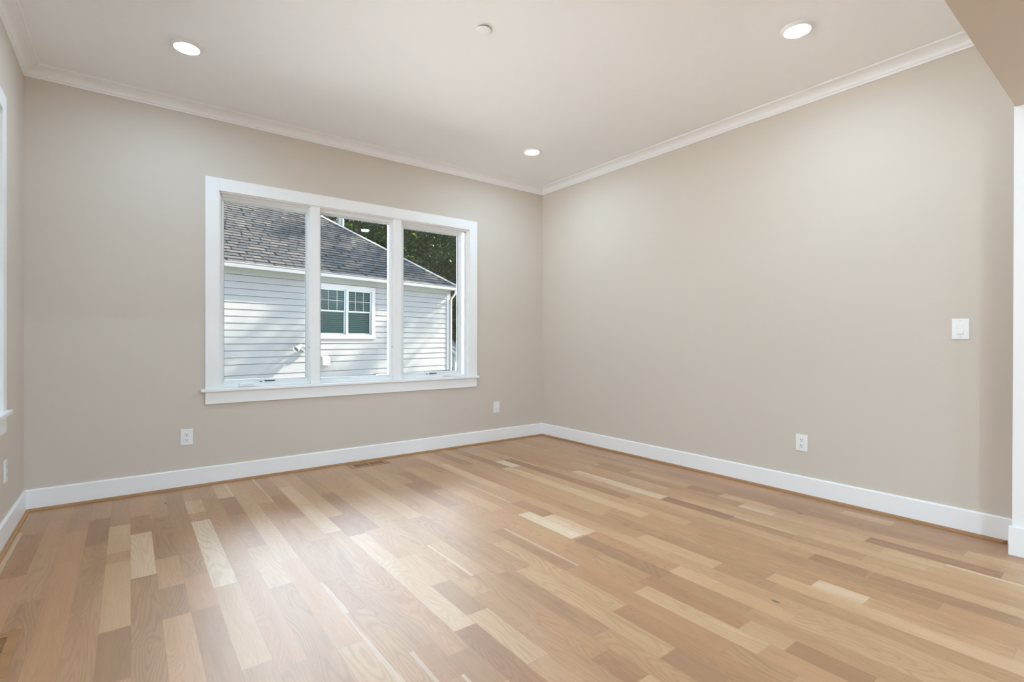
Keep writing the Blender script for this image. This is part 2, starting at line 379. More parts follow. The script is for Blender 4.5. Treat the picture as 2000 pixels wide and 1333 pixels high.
# jamb liner (reveals)
jl = MB(); jl.box(WX0, WX0+.012, -.004, .135, .72, WZ1).box(WX1-.012, WX1, -.004, .135, .72, WZ1).box(WX0, WX1, -.004, .135, WZ1-.012, WZ1).box(WX0, WX1, -.0, .15, WZ0-.02, .722)
jl.box(WX0+.012, WX0+.026, .045, .058, .72, WZ1-.012).box(WX1-.026, WX1-.012, .045, .12, .72, WZ1-.012).box(WX0+.012, WX1-.012, .045, .12, WZ1-.026, WZ1-.012)
jl.build('window_frame', M_TRIM, window, bevel=.0015)
MB().box(-3.372, -0.894, -.040, .02, .700, .722).build('window_sill', M_TRIM, window, bevel=.004, seg=3)
MB().box(-3.344, -0.914, -.018, 0, .608, .700).build('apron', M_TRIM, window, bevel=.002)
for xa, xb in ((-2.578, -2.503), (-1.828, -1.756)):
    MB().box(xa, xb, -.004, .125, .722, WZ1-.012).build('mullion', M_TRIM, window, bevel=.002)
bot = MB()
bot.box(WX0+.012, WX1-.012, .040, .13, .722, .744).build('bottom_rail', M_TRIM, window, bevel=.002)
units = [(-3.252, -2.555, .737, WZ1-.021, False), (-2.503, -1.803, .738, WZ1-.021, True), (-1.741, -1.052, .735, WZ1-.021, False)]
for u in units: casement(window, *u)
# middle unit has a wider right stile and stepped head
st = MB(); st.box(-1.845, -1.828, .04, .118, .744, WZ1-.012).box(-2.503, -1.828, .03, .06, WZ1-.034, WZ1-.012)
st.build('inner_stop', M_TRIM, window, bevel=.002)
for a, b, s0, s1 in ((-3.112, -3.002, -2.922, -2.845), (-1.290, -1.195, -1.428, -1.350)):
    ck = MB().box(a, b, .022, .060, .722, .752).build('crank_cover', M_PLASTIC, window, bevel=.006, seg=3)
    MB().box(s0, s1, .052, .062, .757, .766).build('operator_slot', M_BLACK, window, bevel=.001)
    MB().box(s0-.035, s0-.022, .052, .062, .756, .761).build('operator_clip', M_BLACK, window)
for xx in (-2.5785, -1.829):
    MB().box(xx-.002, xx+.001, .036, .042, .98, 1.10).build('sash_lock', M_PLASTIC, window)
    MB().lathe([(0, 0), (.004, 0), (.004, .004), (0, .004)], (xx-.006, .034, 1.03), n=12, rot=Matrix.Rotation(PI/2, 3, 'Y')).build('lock_screw', M_BLACK, window)

# window of the left wall: mostly outside the frame, built like the first
w2 = MB(); X = XL
w2.box(X, X+.019, LW0-.093, LW0, .712, 2.37).box(X, X+.019, LW1, LW1+.093, .712, 2.37).box(X, X+.019, LW0, LW1, 2.28, 2.37)
window2 = struct(w2.build('window_2', M_TRIM, bevel=.002))
MB().box(X-.02, X+.040, LW0-.12, LW1+.118, .700, .722).build('window_sill', M_TRIM, window2, bevel=.004, seg=3)
MB().box(X, X+.018, LW0-.093, LW1+.093, .608, .700).build('apron', M_TRIM, window2, bevel=.002)
f2 = MB().box(X-.135, X+.004, LW0, LW0+.02, .70, 2.28).box(X-.135, X+.004, LW1-.02, LW1, .70, 2.28).box(X-.135, X+.004, LW0, LW1, 2.26, 2.28).box(X-.15, X, LW0, LW1, .68, .722)
for yy in (-2.32, -1.56): f2.box(X-.12, X+.004, yy, yy+.06, .70, 2.27)
for y0_, y1_ in ((LW0+.02, -2.32), (-2.26, -1.56), (-1.50, LW1-.02)):
    f2.box(X-.11, X-.06, y0_, y0_+.035, .722, 2.26).box(X-.11, X-.06, y1_-.035, y1_, .722, 2.26).box(X-.11, X-.06, y0_, y1_, .722, .76).box(X-.11, X-.06, y0_, y1_, 2.225, 2.26)
f2.build('window_frame', M_TRIM, window2, bevel=.002)
MB().box(X-.088, X-.084, LW0+.02, LW1-.02, .74, 2.25).build('glass_pane', M_GLASS, window2)

# ------------------------------------------------------------------ wall plates
def plate_mb(w, hgt): return MB().box(-w/2, w/2, -.006, 0, -hgt/2, hgt/2)
def duplex(loc, rz, label, group):
    r = empty('wall_outlet', loc, rz); tag(r, label, 'outlet', group)
    plate_mb(.079, .118).build('cover_plate', M_PLASTIC, r, bevel=.003, seg=3)
    for s in (1, -1):
        f = MB().box(-.017, .017, -.0085, -.005, s*.0195-.0145, s*.0195+.0145).build('receptacle', M_PLASTIC, r, bevel=.003, seg=3)
        sl = MB().box(-.0080, -.0050, -.0092, -.0083, s*.0195-.001, s*.0195+.008).box(.0050, .0075, -.0092, -.0083, s*.0195, s*.0195+.007)
        sl.lathe([(0, 0), (.0028, 0), (.0028, .0008), (0, .0008)], (0, -.0084, s*.0195-.0075), n=12, rot=Matrix.Rotation(PI/2, 3, 'X')).build('slots', M_SLOT, f)
    MB().lathe([(0, 0), (.003, 0), (.003, .0012), (0, .0016)], (0, -.006, 0), n=12, rot=Matrix.Rotation(PI/2, 3, 'X')).build('screw', M_SCREW, r)
    return r
duplex((-3.459, -.0002, .375), 0, 'white two-socket outlet on the window wall, below and left of the big window', 'wall outlets')
duplex((-.0002, -2.818, .373), -PI/2, 'white two-socket outlet low on the long right wall', 'wall outlets')
duplex((XL+.0002, -.612, .387), PI/2, 'white outlet seen edge-on at the far left, beside the left corner', 'wall outlets')
bp = empty('cable_plate', (-.651, -.0002, .374)); tag(bp, 'small white cable plate on the window wall near the far corner', 'wall plate', None)
plate_mb(.078, .118).build('cover_plate', M_PLASTIC, bp, bevel=.003, seg=3)
MB().box(-.020, .020, -.0072, -.005, -.034, .034).build('insert', M_PLASTIC, bp, bevel=.0015)
MB().lathe([(0, 0), (.005, 0), (.005, .006), (.002, .006), (0, .004)], (0, -.007, -.018), n=14, rot=Matrix.Rotation(PI/2, 3, 'X')).build('jack', M_SCREW, bp)
for s in (1, -1): MB().lathe([(0, 0), (.003, 0), (.003, .0012), (0, .0016)], (0, -.006, s*.048), n=12, rot=Matrix.Rotation(PI/2, 3, 'X')).build('screw', M_SCREW, bp)
sw = empty('light_switch', (-.0002, -3.671, 1.167), -PI/2); tag(sw, 'white paddle light switch on the right wall near the opening', 'light switch')
plate_mb(.079, .118).build('cover_plate', M_PLASTIC, sw, bevel=.003, seg=3)
MB().box(-.0165, .0165, -.0070, -.005, -.0335, .0335).build('switch_frame', M_PLASTIC, sw, bevel=.001)
pad = MB(); pv = [(-.013, -.0075, .030), (.013, -.0075, .030), (.013, -.0080, 0), (-.013, -.0080, 0), (-.013, -.0135, -.028), (.013, -.0135, -.028), (-.013, -.005, .030), (.013, -.005, .030), (-.013, -.005, -.030), (.013, -.005, -.030)]
pad.add(pv, [(0,1,2,3), (3,2,5,4), (0,6,7,1), (4,5,9,8), (0,3,4,8,6), (1,7,9,5,2)]).build('paddle', M_PLASTIC, sw, bevel=.0008)
for s in (1, -1): MB().lathe([(0, 0), (.003, 0), (.003, .0012), (0, .0016)], (0, -.006, s*.048), n=12, rot=Matrix.Rotation(PI/2, 3, 'X')).build('screw', M_SCREW, sw)

# ------------------------------------------------------------------ floor registers (slotted oak)
def register(loc, rz, label, L=.34, Wd=.15):
    r = empty('floor_vent', loc, rz); tag(r, label, 'vent', 'flush wooden floor vents')
    f = MB(); z0, z1 = -.0005, .0035; a = L/2; b = Wd/2; ia, ib = .128, .042
    f.box(-a, -ia, -b, b, z0, z1).box(ia, a, -b, b, z0, z1).box(-ia, ia, -b, -ib, z0, z1).box(-ia, ia, ib, b, z0, z1).box(-.011, .011, -ib, ib, z0, z1)
    f.build('vent_frame', M_OAKTRIM, r, bevel=.0008)
    MB().box(-ia, ia, -ib, ib, -.001, .0006).build('vent_well', M_SLOT, r)
    n = 9
    for g in (-1, 1):
        x0, x1 = (-.128, -.011) if g < 0 else (.011, .128); st = (x1-x0)/n
        for i in range(1, n):
            x = x0 + i*st; MB().box(x-.0028, x+.0028, -ib, ib, .0005, .0033).build('louvre', M_OAKTRIM, r)
    return r
register((-2.118, -.125, 0), 0, 'slotted wooden floor vent below the big window, close to the baseboard')
register((-4.195, -1.945, 0), PI/2, 'wooden floor vent by the left wall, cut by the left edge of the photo')

# ------------------------------------------------------------------ ceiling lamps
def emit(name, col, s):
    m = bpy.data.materials.new(name); m.use_nodes = True; b = m.node_tree.nodes['Principled BSDF']
    b.inputs['Base Color'].default_value = (.9, .9, .9, 1); b.inputs['Emission Color'].default_value = (*col, 1); b.inputs['Emission Strength'].default_value = s; return m
M_LENS = emit('led_lens', (0.88, 0.95, 1.0), 40.0)
def downlight(loc, label, power, group='recessed ceiling lights', col=(.50, .76, 1.0)):
    r = empty('recessed_light', loc); tag(r, label, 'ceiling light', group)
    MB().lathe([(.065, -.013), (.068, -.0145), (.071, -.011), (.084, -.003), (.085, 0.0)], (0,0,0), n=56).build('trim_ring', M_TRIM, r, smooth=True)
    MB().lathe([(.0001, -.025), (.02, -.0243), (.04, -.022), (.055, -.018), (.065, -.012)], (0,0,0), n=56).build('lens', M_LENS, r, smooth=True)
    ld = bpy.data.lights.new('lamp', 'AREA'); ld.shape = 'DISK'; ld.size = .11; ld.energy = power; ld.color = col
    lo = bpy.data.objects.new('lamp_light', ld); C.objects.link(lo); lo.parent = r; lo.location = (0, 0, -.028)
    return r
downlight((-3.525, -.862, ZC), 'round recessed ceiling light, leftmost one, above the left end of the window', LAMP_W)
downlight((-.848, -.832, ZC), 'round recessed ceiling light nearest the far corner of the room', LAMP_W)
downlight((-.835, -3.135, ZC), 'round recessed ceiling light at the upper right, near the right wall crown', LAMP_W)
downlight((-3.50, -3.15, ZC), 'round recessed ceiling light overhead, out of the photo, nearest the camera', LAMP_W)
for i, (x, y) in enumerate(((-2.9, -6.2), (0.4, -6.2), (-2.9, -7.8), (0.4, -7.8))):  # lamps added behind the opening to brighten the room
    downlight((x, y, ZC), 'round recessed fill light added in the space behind the camera, out of view', FILL_LAMP_W, 'added fill lights behind the opening')
sk = empty('sprinkler_cover', (-2.226, -2.075, ZC)); tag(sk, 'small round white sprinkler cover disc on the ceiling between the lamps', 'sprinkler')
MB().lathe([(.0001, -.0115), (.034, -.0115), (.0395, -.010), (.040, -.008), (.0001, -.008)], (0,0,0), n=48).build('cover_disc', M_CEIL, sk, smooth=False)
MB().lathe([(.0001, -.008), (.033, -.008), (.033, 0.0)], (0,0,0), n=48).build('shade_gap_ring', M_SLOT, sk)  # near-black ring puts the shade of the gap above the disc into colour

# daylight through the openings: portals guide the sky, the added glass wall behind also lets skylight in
def portal(loc, rot, sx, sy):
    d = bpy.data.lights.new('portal', 'AREA'); d.shape = 'RECTANGLE'; d.size = sx; d.size_y = sy; d.cycles.is_portal = True
    o = bpy.data.objects.new('sky_portal', d); C.objects.link(o); o.location = loc; o.rotation_euler = rot
portal(((WX0+WX1)/2, .16, 1.47), (-PI/2, 0, 0), 2.25, 1.53)
portal((XL-.16, (LW0+LW1)/2, 1.5), (0, -PI/2, 0), 1.6, 2.3)
portal((XL-.16, (PD0+PD1)/2, 1.2), (0, -PI/2, 0), 2.3, 1.95)

# ================================================================== OUTSIDE
GZ = -0.9                                         # ground level outside
def noise_col(name, a, b, scale, rough=.8, bump=0, spec=.3):
    m = mat(name, a, rough, spec); t = NT(m); tc = t.n('ShaderNodeTexCoord'); no = t.n('ShaderNodeTexNoise', i_Scale=scale, i_Detail=5.0)
    t.l(tc.outputs['Object'], no.inputs['Vector']); t.l(t.mix(no.outputs['Fac'], a, b), t.b.inputs['Base Color'])
    if bump: t.bump(no.outputs['Fac'], bump, .02)
    return m
M_GRASS = noise_col('lawn', (0.055, 0.10, 0.03), (0.12, 0.17, 0.06), 3.0)
M_BOUNCE = noise_col('pale_bounce_ground', (0.62, 0.62, 0.62), (0.72, 0.72, 0.71), 2.0)
struct(MB().box(-60, 70, 11, 80, GZ-.2, GZ).build('ground', M_GRASS))
struct(MB().box(-60, 70, .14, 11, GZ-.2, GZ).build('ground_bounce_gravel', noise_col('bounce_gravel', (0.68, 0.69, 0.70), (0.80, 0.81, 0.82), 25.0)))  # unseen yard made pale so it bounces light up through the window
struct(MB().box(-60, XL-.14, -60, .14, GZ-.2, GZ).box(XL-.14, 70, -60, BY1-.14, GZ-.2, GZ).build('ground_bounce', M_BOUNCE))  # unseen ground added in a pale tone to bounce light onto the ceilings
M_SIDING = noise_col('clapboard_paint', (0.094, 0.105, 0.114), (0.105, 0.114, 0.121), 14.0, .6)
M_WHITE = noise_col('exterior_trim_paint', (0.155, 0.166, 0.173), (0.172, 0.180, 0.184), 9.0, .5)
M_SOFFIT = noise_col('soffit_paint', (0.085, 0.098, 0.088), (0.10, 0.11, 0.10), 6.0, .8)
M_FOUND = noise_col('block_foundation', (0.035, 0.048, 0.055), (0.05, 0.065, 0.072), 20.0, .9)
M_BLIND = mat('blind_slats', (0.32, 0.40, 0.38), .5)
M_DARKROOM = mat('dark_room', (0.03, 0.05, 0.055), .9)
M_HSASH = mat('house_sash', (0.17, 0.23, 0.26), .5)
def shingles():
    m = mat('asphalt_shingles', (.1, .1, .11), 1.0, .0); t = NT(m)
    uv = t.n('ShaderNodeUVMap', uv_map='UVMap'); s = t.n('ShaderNodeSeparateXYZ'); t.l(uv.outputs[0], s.inputs[0])
    vr = t.math('DIVIDE', s.outputs[1], .14); row = t.math('FLOOR', vr); fv = t.math('FRACT', vr)
    wn1 = t.n('ShaderNodeTexWhiteNoise', noise_dimensions='1D'); t.l(row, wn1.inputs['W'])
    u = t.math('ADD', t.math('DIVIDE', s.outputs[0], .30), t.math('MULTIPLY', wn1.outputs['Value'], 7.0))
    u = t.math('ADD', u, t.math('MULTIPLY', t.math('SINE', t.math('MULTIPLY', u, 2.3)), .25))
    fu = t.math('FRACT', u); cell = t.math('FLOOR', u)
    wn2 = t.n('ShaderNodeTexWhiteNoise', noise_dimensions='2D'); t.l(t.comb(cell, row, 0.0), wn2.inputs['Vector'])
    tc = t.n('ShaderNodeTexCoord'); g = t.n('ShaderNodeTexNoise', i_Scale=60.0, i_Detail=3.0); t.l(tc.outputs['Object'], g.inputs['Vector'])
    base = t.ramp(wn2.outputs['Value'], [(0.0, (0.033, 0.038, 0.044)), (.5, (0.045, 0.049, 0.054)), (1.0, (0.066, 0.066, 0.066))])
    base = t.mix(t.math('MULTIPLY', g.outputs['Fac'], .5), base, t.mix(1.0, base, (.6, .6, .62), 'MULTIPLY'))
    edge = t.math('MAXIMUM', t.math('LESS_THAN', fv, t.math('MULTIPLY_ADD', wn2.outputs['Value'], .14, .12)), t.math('LESS_THAN', fu, .08))  # course bands paint in the butt shadow lines; tab joints are dark too
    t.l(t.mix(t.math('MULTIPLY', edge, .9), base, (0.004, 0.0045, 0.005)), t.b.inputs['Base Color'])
    return m
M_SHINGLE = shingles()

HOUSE = empty('neighbour_house', (-2.241271, 7.60239, GZ), math.atan2(0.22866023, 0.97350629))
tag(HOUSE, 'neighbouring white clapboard house with grey shingle hip roof, seen through the window', 'house')
UPZ = Matrix.Translation((0, 0, -GZ))             # everything below is written in floor level heights
def hb(mb, name, m, parent=None, **k): return mb.xf(UPZ).build(name, m, parent or HOUSE, **k)
S0, S1, D1 = -9.0, 6.465, 9.5
OV = 0.35; ES1, ES0, EN0, EN1 = 6.603, -9.3, -OV, D1+OV; EZT, EZB = 2.694, 2.640
# siding as real lapped boards, cut around the window
wx0, wx1, wz0, wz1 = 2.072, 3.739, 1.126, 2.462
lines = [.170, .324] + [.556 + .1478*i for i in range(14)]
def clap(name, sa, sb, ya=None, side=False):
    mb = MB()
    for i in range(len(lines)-1):
        z0, z1 = lines[i], lines[i+1]
        spans = [(sa, sb, z0, z1)]
        if not side and z1 > wz0 and z0 < wz1:
            spans = [(sa, wx0, z0, z1), (wx1, sb, z0, z1)]
            if z0 < wz0: spans.append((wx0, wx1, z0, wz0))
            if z1 > wz1: spans.append((wx0, wx1, wz1, z1))
        for a, b, c0, c1 in spans:
            def yy(z): return -.020 + .014*(z-z0)/(z1-z0)
            P = lambda s, y, z: (s, y, z) if not side else (S1 - y, s, z)
            ct = c1-.010; k = .035
            mb.add([P(a, yy(c0), c0), P(b, yy(c0), c0), P(b, yy(ct), ct), P(a, yy(ct), ct), P(b, k, c0), P(a, k, c0), P(b, k, ct), P(a, k, ct), P(b, k, c1), P(a, k, c1)], [(0,1,2,3), (5,4,1,0), (3,2,6,7), (7,6,8,9)])
    return hb(mb, name, M_SIDING)
clap('clapboard_wall', S0, 6.337)
clap('clapboard_wall', .1, D1, side=True)
core = MB()
core.box(S0, wx0+.06, .04, .1, .17, 2.66).box(wx1-.06, S1, .04, .1, .17, 2.66).box(wx0, wx1, .04, .1, .17, wz0+.05).box(wx0, wx1, .04, .1, wz1-.05, 2.66)
core.box(S0, S1, D1-.1, D1, .17, 2.66).box(S0, S0+.1, 0, D1, .17, 2.66).box(S1-.1, S1-.04, .04, D1, .17, 2.66)
hb(core, 'wall_core', M_WHITE)
hb(MB().box(6.337, 6.487, -.024, .0, .17, 2.48).box(6.465, 6.487, -.024, .12, .17, 2.48), 'corner_board', M_WHITE)
hb(MB().box(S0, 6.49, -.020, .0, 2.477, 2.65).box(6.465, 6.487, -.02, D1, 2.477, 2.65), 'frieze_board', M_SOFFIT)
hb(MB().box(S0+.06, S1-.06, .05, D1-.05, 0.9+GZ-.9, .175), 'foundation', M_FOUND)
hb(MB().box(ES0, ES1-.02, EN0+.10, .0, 2.645, 2.66).box(S1, ES1-.02, 0, EN1, 2.645, 2.66), 'soffit', M_SOFFIT)
hb(MB().box(ES0, ES1, EN0+.105, EN0+.125, 2.62, 2.70).box(ES1-.04, ES1-.02, EN0+.1, EN1, 2.60, 2.70), 'fascia', M_WHITE)
# K-style gutter along the front eave and a returned piece on the end wall
gp = [(0, 0), (-.075, 0), (-.082, .012), (-.095, .03), (-.105, .055), (-.105, .075), (-.115, .078), (-.115, .098), (-.100, .098), (-.100, .088), (-.094, .085), (-.006, .006), (-.006, .098), (0, .098)]
g = MB(); gz = EZT-.098; y0 = EN0+.115-.0
g.prism(gp, lambda p: (ES0, y0+p[0], gz+p[1]), lambda p: (ES1, y0+p[0], gz+p[1]))
gutter = hb(g, 'gutter', M_WHITE)
# downspout: outlet, elbow back to the corner, long pipe
dsp = MB(); pts = [(6.44, EN0+.06, 2.60), (6.44, EN0+.06, 2.53), (6.45, EN0+.10, 2.48), (6.47, -.09, 2.36), (6.475, -.055, 2.30), (6.475, -.05, 2.2), (6.475, -.05, -.75)]
dsp.tube(pts, .036, 14)
hb(dsp, 'downspout', M_WHITE, None, smooth=True)
# roof: stepped courses on the front and end slopes
PT = .7143; sl = math.sqrt(1+PT*PT)
def roof():
    V = []; F = []; UV = []; step = .14; tmax = 5.0; e = EZT - .02
    n = int(tmax*sl/step)
    ry = (EN0+EN1)/2; tm = ry-EN0
    n = int(tm*sl/step)
    def strip(fn, k):
        t0 = k*step/sl; t1 = min(tm, (k+1)*step/sl)
        if t1 <= t0: return
        z0 = e+PT*t0; z1 = e+PT*t1
        for quad in fn(t0, t1, z0+.012, z1+.002, z0-.0):
            b = len(V); pts, uvs = quad; V.extend(pts); F.append(tuple(range(b, b+4))); UV.extend(uvs)
    def front(t0, t1, za, zb, zc):
        a, b_ = ES0+t0, ES1-t0; c, d_ = ES0+t1, ES1-t1; v0 = t0*sl; v1 = t1*sl
        yield [(a, EN0+t0, za), (b_, EN0+t0, za), (d_, EN0+t1, zb), (c, EN0+t1, zb)], [(a, v0+.001), (b_, v0+.001), (d_, v1-.001), (c, v1-.001)]
        yield [(a, EN0+t0, zc), (b_, EN0+t0, zc), (b_, EN0+t0, za), (a, EN0+t0, za)], [(a, v0+.002), (b_, v0+.002), (b_, v0+.004), (a, v0+.004)]
    def endr(t0, t1, za, zb, zc):
        a, b_ = EN0+t0, EN1-t0; c, d_ = EN0+t1, EN1-t1; v0 = t0*sl; v1 = t1*sl
        yield [(ES1-t0, a, za), (ES1-t0, b_, za), (ES1-t1, d_, zb), (ES1-t1, c, zb)], [(a, v0+.001), (b_, v0+.001), (d_, v1-.001), (c, v1-.001)]
        yield [(ES1-t0, a, zc), (ES1-t0, b_, zc), (ES1-t0, b_, za), (ES1-t0, a, za)], [(a, v0+.002), (b_, v0+.002), (b_, v0+.004), (a, v0+.004)]
    for k in range(n+1): strip(front, k); strip(endr, k)
    # plain rear and far slopes
    zr = e+PT*tm
    for pts in ([(ES1, EN1, e), (ES0, EN1, e), (ES0+tm, ry, zr), (ES1-tm, ry, zr)], [(ES0, EN1, e), (ES0, EN0, e), (ES0+tm, ry, zr), (ES0+tm, ry+.001, zr)], [(ES0, EN0, e-.01), (ES0, EN1, e-.01), (ES1, EN1, e-.01), (ES1, EN0, e-.01)]):
        b = len(V); V.extend(pts); F.append(tuple(range(b, b+4))); UV.extend([(p[0], p[1]) for p in pts])
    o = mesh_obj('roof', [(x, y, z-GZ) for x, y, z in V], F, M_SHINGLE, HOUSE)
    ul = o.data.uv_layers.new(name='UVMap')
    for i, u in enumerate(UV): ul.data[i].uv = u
    # hip cap: overlapping pieces along both front hips
    cap = MB(); D = Vector((-1, 1, PT)).normalized(); side = Vector((1, 1, 0)).normalized(); L = (Vector((-1, 1, PT))*tm).length
    k = 0; pos = 0
    while pos < L-.2:
        a = Vector((ES1, EN0, e+.012)) + D*pos; b = a + D*.30
        w = .12; dn = Vector((0, 0, -.062)); th = Vector((0, 0, .022)); th2 = Vector((0, 0, .008))
        cap.add([a+side*w+dn+th, a+th, a-side*w+dn+th, b+side*w+dn+th2, b+th2, b-side*w+dn+th2, a+side*w+dn, a, a-side*w+dn], [(0,1,4,3), (1,2,5,4), (6,7,1,0), (7,8,2,1)])
        pos += .15
    cap.v = [(x, y, z-GZ) for x, y, z in cap.v]
    m2 = noise_col('hip_cap_shingles', (.085, .085, .085), (.12, .118, .112), 30, .9)
    cap.build('hip_cap', m2, o)
    return o
roof()
# twin double-hung window with blinds
def house_window():
    w = HOUSE
    f = MB(); f.box(wx0, 2.176, -.034, .05, wz0, wz1).box(3.635, wx1, -.034, .05, wz0, wz1).box(2.176, 3.635, -.034, .05, 2.350, wz1).box(2.176, 3.635, -.034, .05, wz0, 1.219).box(2.876, 2.934, -.030, .05, 1.219, 2.352)
    f.box(wx0-.02, wx1+.02, -.05, 0, wz0-.012, wz0+.012)
    win_ = hb(f, 'window', M_WHITE)
    for a, b in ((2.176, 2.876), (2.934, 3.635)):
        for z0, z1, y, up in ((1.785, 2.350, .005, True), (1.219, 1.815, .030, False)):
            s = MB(); t = .032
            s.box(a, a+t, y, y+.03, z0, z1).box(b-t, b, y, y+.03, z0, z1).box(a, b, y, y+.03, z0, z0+t).box(a, b, y, y+.03, z1-t, z1)
            so_ = hb(s, 'sash', M_HSASH if not up else M_HSASH, win_)
            hb(MB().box(a+t, b-t, y+.012, y+.016, z0+t, z1-t), 'pane', M_GLASS_H, win_)
            if up:
                mu = MB()
                for k in (1, 2): mu.box(a+(b-a)*k/3-.006, a+(b-a)*k/3+.006, y+.006, y+.011, z0+t, z1-t)
                mu.box(a+t, b-t, y+.006, y+.011, z0+.27, z0+.282)
                hb(mu, 'muntins', M_WHITE, win_)
        bl = MB(); z = 1.262
        while z < 2.33:
            bl.add([(a+.02, .085, z), (b-.02, .085, z), (b-.02, .105, z+.018), (a+.02, .105, z+.018), (a+.02, .085, z+.002), (b-.02, .085, z+.002), (b-.02, .105, z+.020), (a+.02, .105, z+.020)], [(0,1,2,3), (4,5,6,7), (0,1,5,4), (2,3,7,6)]); z += .050
        bl.box(a+.02, b-.02, .085, .115, 2.315, 2.345)
        hb(bl, 'window_blind', M_BLIND, win_)
    hb(MB().box(2.1, 3.7, .35, .36, 1.1, 2.5).box(2.1, 2.11, .05, .35, 1.1, 2.5).box(3.69, 3.7, .05, .35, 1.1, 2.5).box(2.1, 3.7, .05, .35, 2.49, 2.5).box(2.1, 3.7, .05, .35, 1.1, 1.11), 'dark_interior', M_DARKROOM, win_)
house_window()
# crawl space vent low on the wall
cv = MB(); cv.box(3.74, 4.18, -.03, -.012, .09, .19); hb(cv, 'foundation_vent', M_FOUND)
cl = MB(); cl.box(3.765, 4.155, -.035, -.028, .108, .135).box(3.765, 4.155, -.035, -.028, .148, .175); hb(cl, 'vent_slats', M_WHITE)
# hooded dryer vent
M_CREAM = mat('cream_metal', (0.21, 0.205, 0.18), .5)
dv = MB(); dv.add([(2.185, -.02, .70), (2.375, -.02, .70), (2.375, -.115, .665), (2.185, -.115, .665), (2.185, -.02, .470), (2.375, -.02, .470), (2.375, -.135, .470), (2.185, -.135, .470)],
    [(0,1,2,3), (3,2,6,7), (1,5,6,2), (0,3,7,4), (4,5,1,0)])
hb(dv, 'vent_hood', M_CREAM)
# white vent pipe behind the hip
hb(MB().box(4.60, 4.66, 2.92, 2.98, 4.05, 5.6).box(4.47, 4.60, 2.93, 3.02, 4.05, 5.6, 1), 'vent_pipe', [M_WHITE, mat('teal_flashing', (.006, .04, .05), .6)])

# twin floodlight on the clapboard wall: a thing of its own
def floodlight():
    M_PLASTIC = mat('exterior_white_plastic', (.27, .275, .28), .4)
    r = empty('floodlight', HOUSE.matrix_basis @ Vector((1.754, -.016, .892-GZ)), math.atan2(0.22866023, 0.97350629))
    r.scale = (1.25, 1.25, 1.25); tag(r, 'white twin-head floodlight fixed to the neighbouring clapboard wall', 'outdoor light')
    RX = Matrix.Rotation(PI/2, 3, 'X')
    MB().lathe([(.0001, .045), (.045, .045), (.058, .030), (.060, 0.0)], (0, 0, 0), n=28, rot=RX).build('base_plate', M_PLASTIC, r, smooth=True)
    MB().box(-.03, .03, -.10, -.03, -.10, -.045).build('motion_sensor', M_PLASTIC, r, bevel=.008)
    for k, (ox, oz, dv_) in enumerate(((-.14, .045, (-.80, -.28, -.50)), (.02, .035, (-.62, -.62, -.45)))):
        d = Vector(dv_).normalized(); rot = d.to_track_quat('Z', 'Y').to_matrix()
        base = Vector((ox+.03, -.115, oz))
        MB().tube([(0, -.04, .01), ((ox+.03)*.5, -.09, oz*.9), base], .013, 10).build('arm', M_PLASTIC, r, smooth=True)
        hd = MB().lathe([(.0001, -.035), (.022, -.03), (.032, -.01), (.034, .035), (.042, .075), (.062, .145), (.060, .147), (.052, .120)], base, n=26, rot=rot).build('lamp_head', M_PLASTIC, r, smooth=True)
        MB().lathe([(.0001, .108), (.035, .112), (.052, .122)], base, n=26, rot=rot).build('lens', M_BLACK, hd)
floodlight()

# small shed beyond the house corner
sh = empty('garden_shed', (5.49, 11.14, GZ), math.atan2(-.6057511, .7956514)); tag(sh, 'small pale shed with steep white gable trim beyond the corner of the neighbouring house', 'shed')
def shb(mb, *a, **k): return mb.xf(UPZ).build(*a, **k)
M_SHED = noise_col('shed_paint', (0.10, 0.135, 0.155), (0.12, 0.155, 0.175), 8, .7)
sw_, apx = 2.4, 1.2
wl = MB(); wl.add([(-2.4, 0, GZ), (-.02, 0, GZ), (-.02, 0, .58), (-1.2, 0, 1.56), (-2.4, 0, .58), (-2.4, 2.5, GZ), (-.02, 2.5, GZ), (-.02, 2.5, .58), (-1.2, 2.5, 1.56), (-2.4, 2.5, .58)],
    [(0,1,2,3,4), (5,9,8,7,6), (1,6,7,2), (0,4,9,5)])
shb(wl, 'shed_wall', M_SHED, sh)
rk = MB()
for sgn in (1, -1):
    a = Vector((-1.2, -.12, 1.70)); b = Vector((-1.2+sgn*1.42, -.12, 1.70-1.42*.83)); dn = Vector((0, 0, -.13)); bk = Vector((0, 2.74, 0)); ft = Vector((0, .025, 0))
    rk.add([a, b, b+dn, a+dn, a+ft, b+ft, b+dn+ft, a+dn+ft], [(0,1,2,3), (4,7,6,5), (0,4,5,1), (3,2,6,7), (1,5,6,2)])
shb(rk, 'gable_trim', M_WHITE, sh)
rf = MB()
for sgn in (1, -1):
    a = Vector((-1.2, -.13, 1.705)); b = Vector((-1.2+sgn*1.45, -.13, 1.705-1.45*.83)); bk = Vector((0, 2.8, 0)); up = Vector((0, 0, .03))
    rf.add([a, b, b+bk, a+bk, a+up, b+up, b+bk+up, a+bk+up], [(0,1,2,3), (4,7,6,5), (0,4,5,1), (1,5,6,2), (2,6,7,3)])
shb(rf, 'roof', M_FOUND, sh)
shb(MB().box(-.05, .0, -.02, .03, GZ, .60), 'corner_board', M_WHITE, sh)
shb(MB().box(-.24, -.07, -.015, .0, -.35, .10), 'window', M_FOUND, sh)

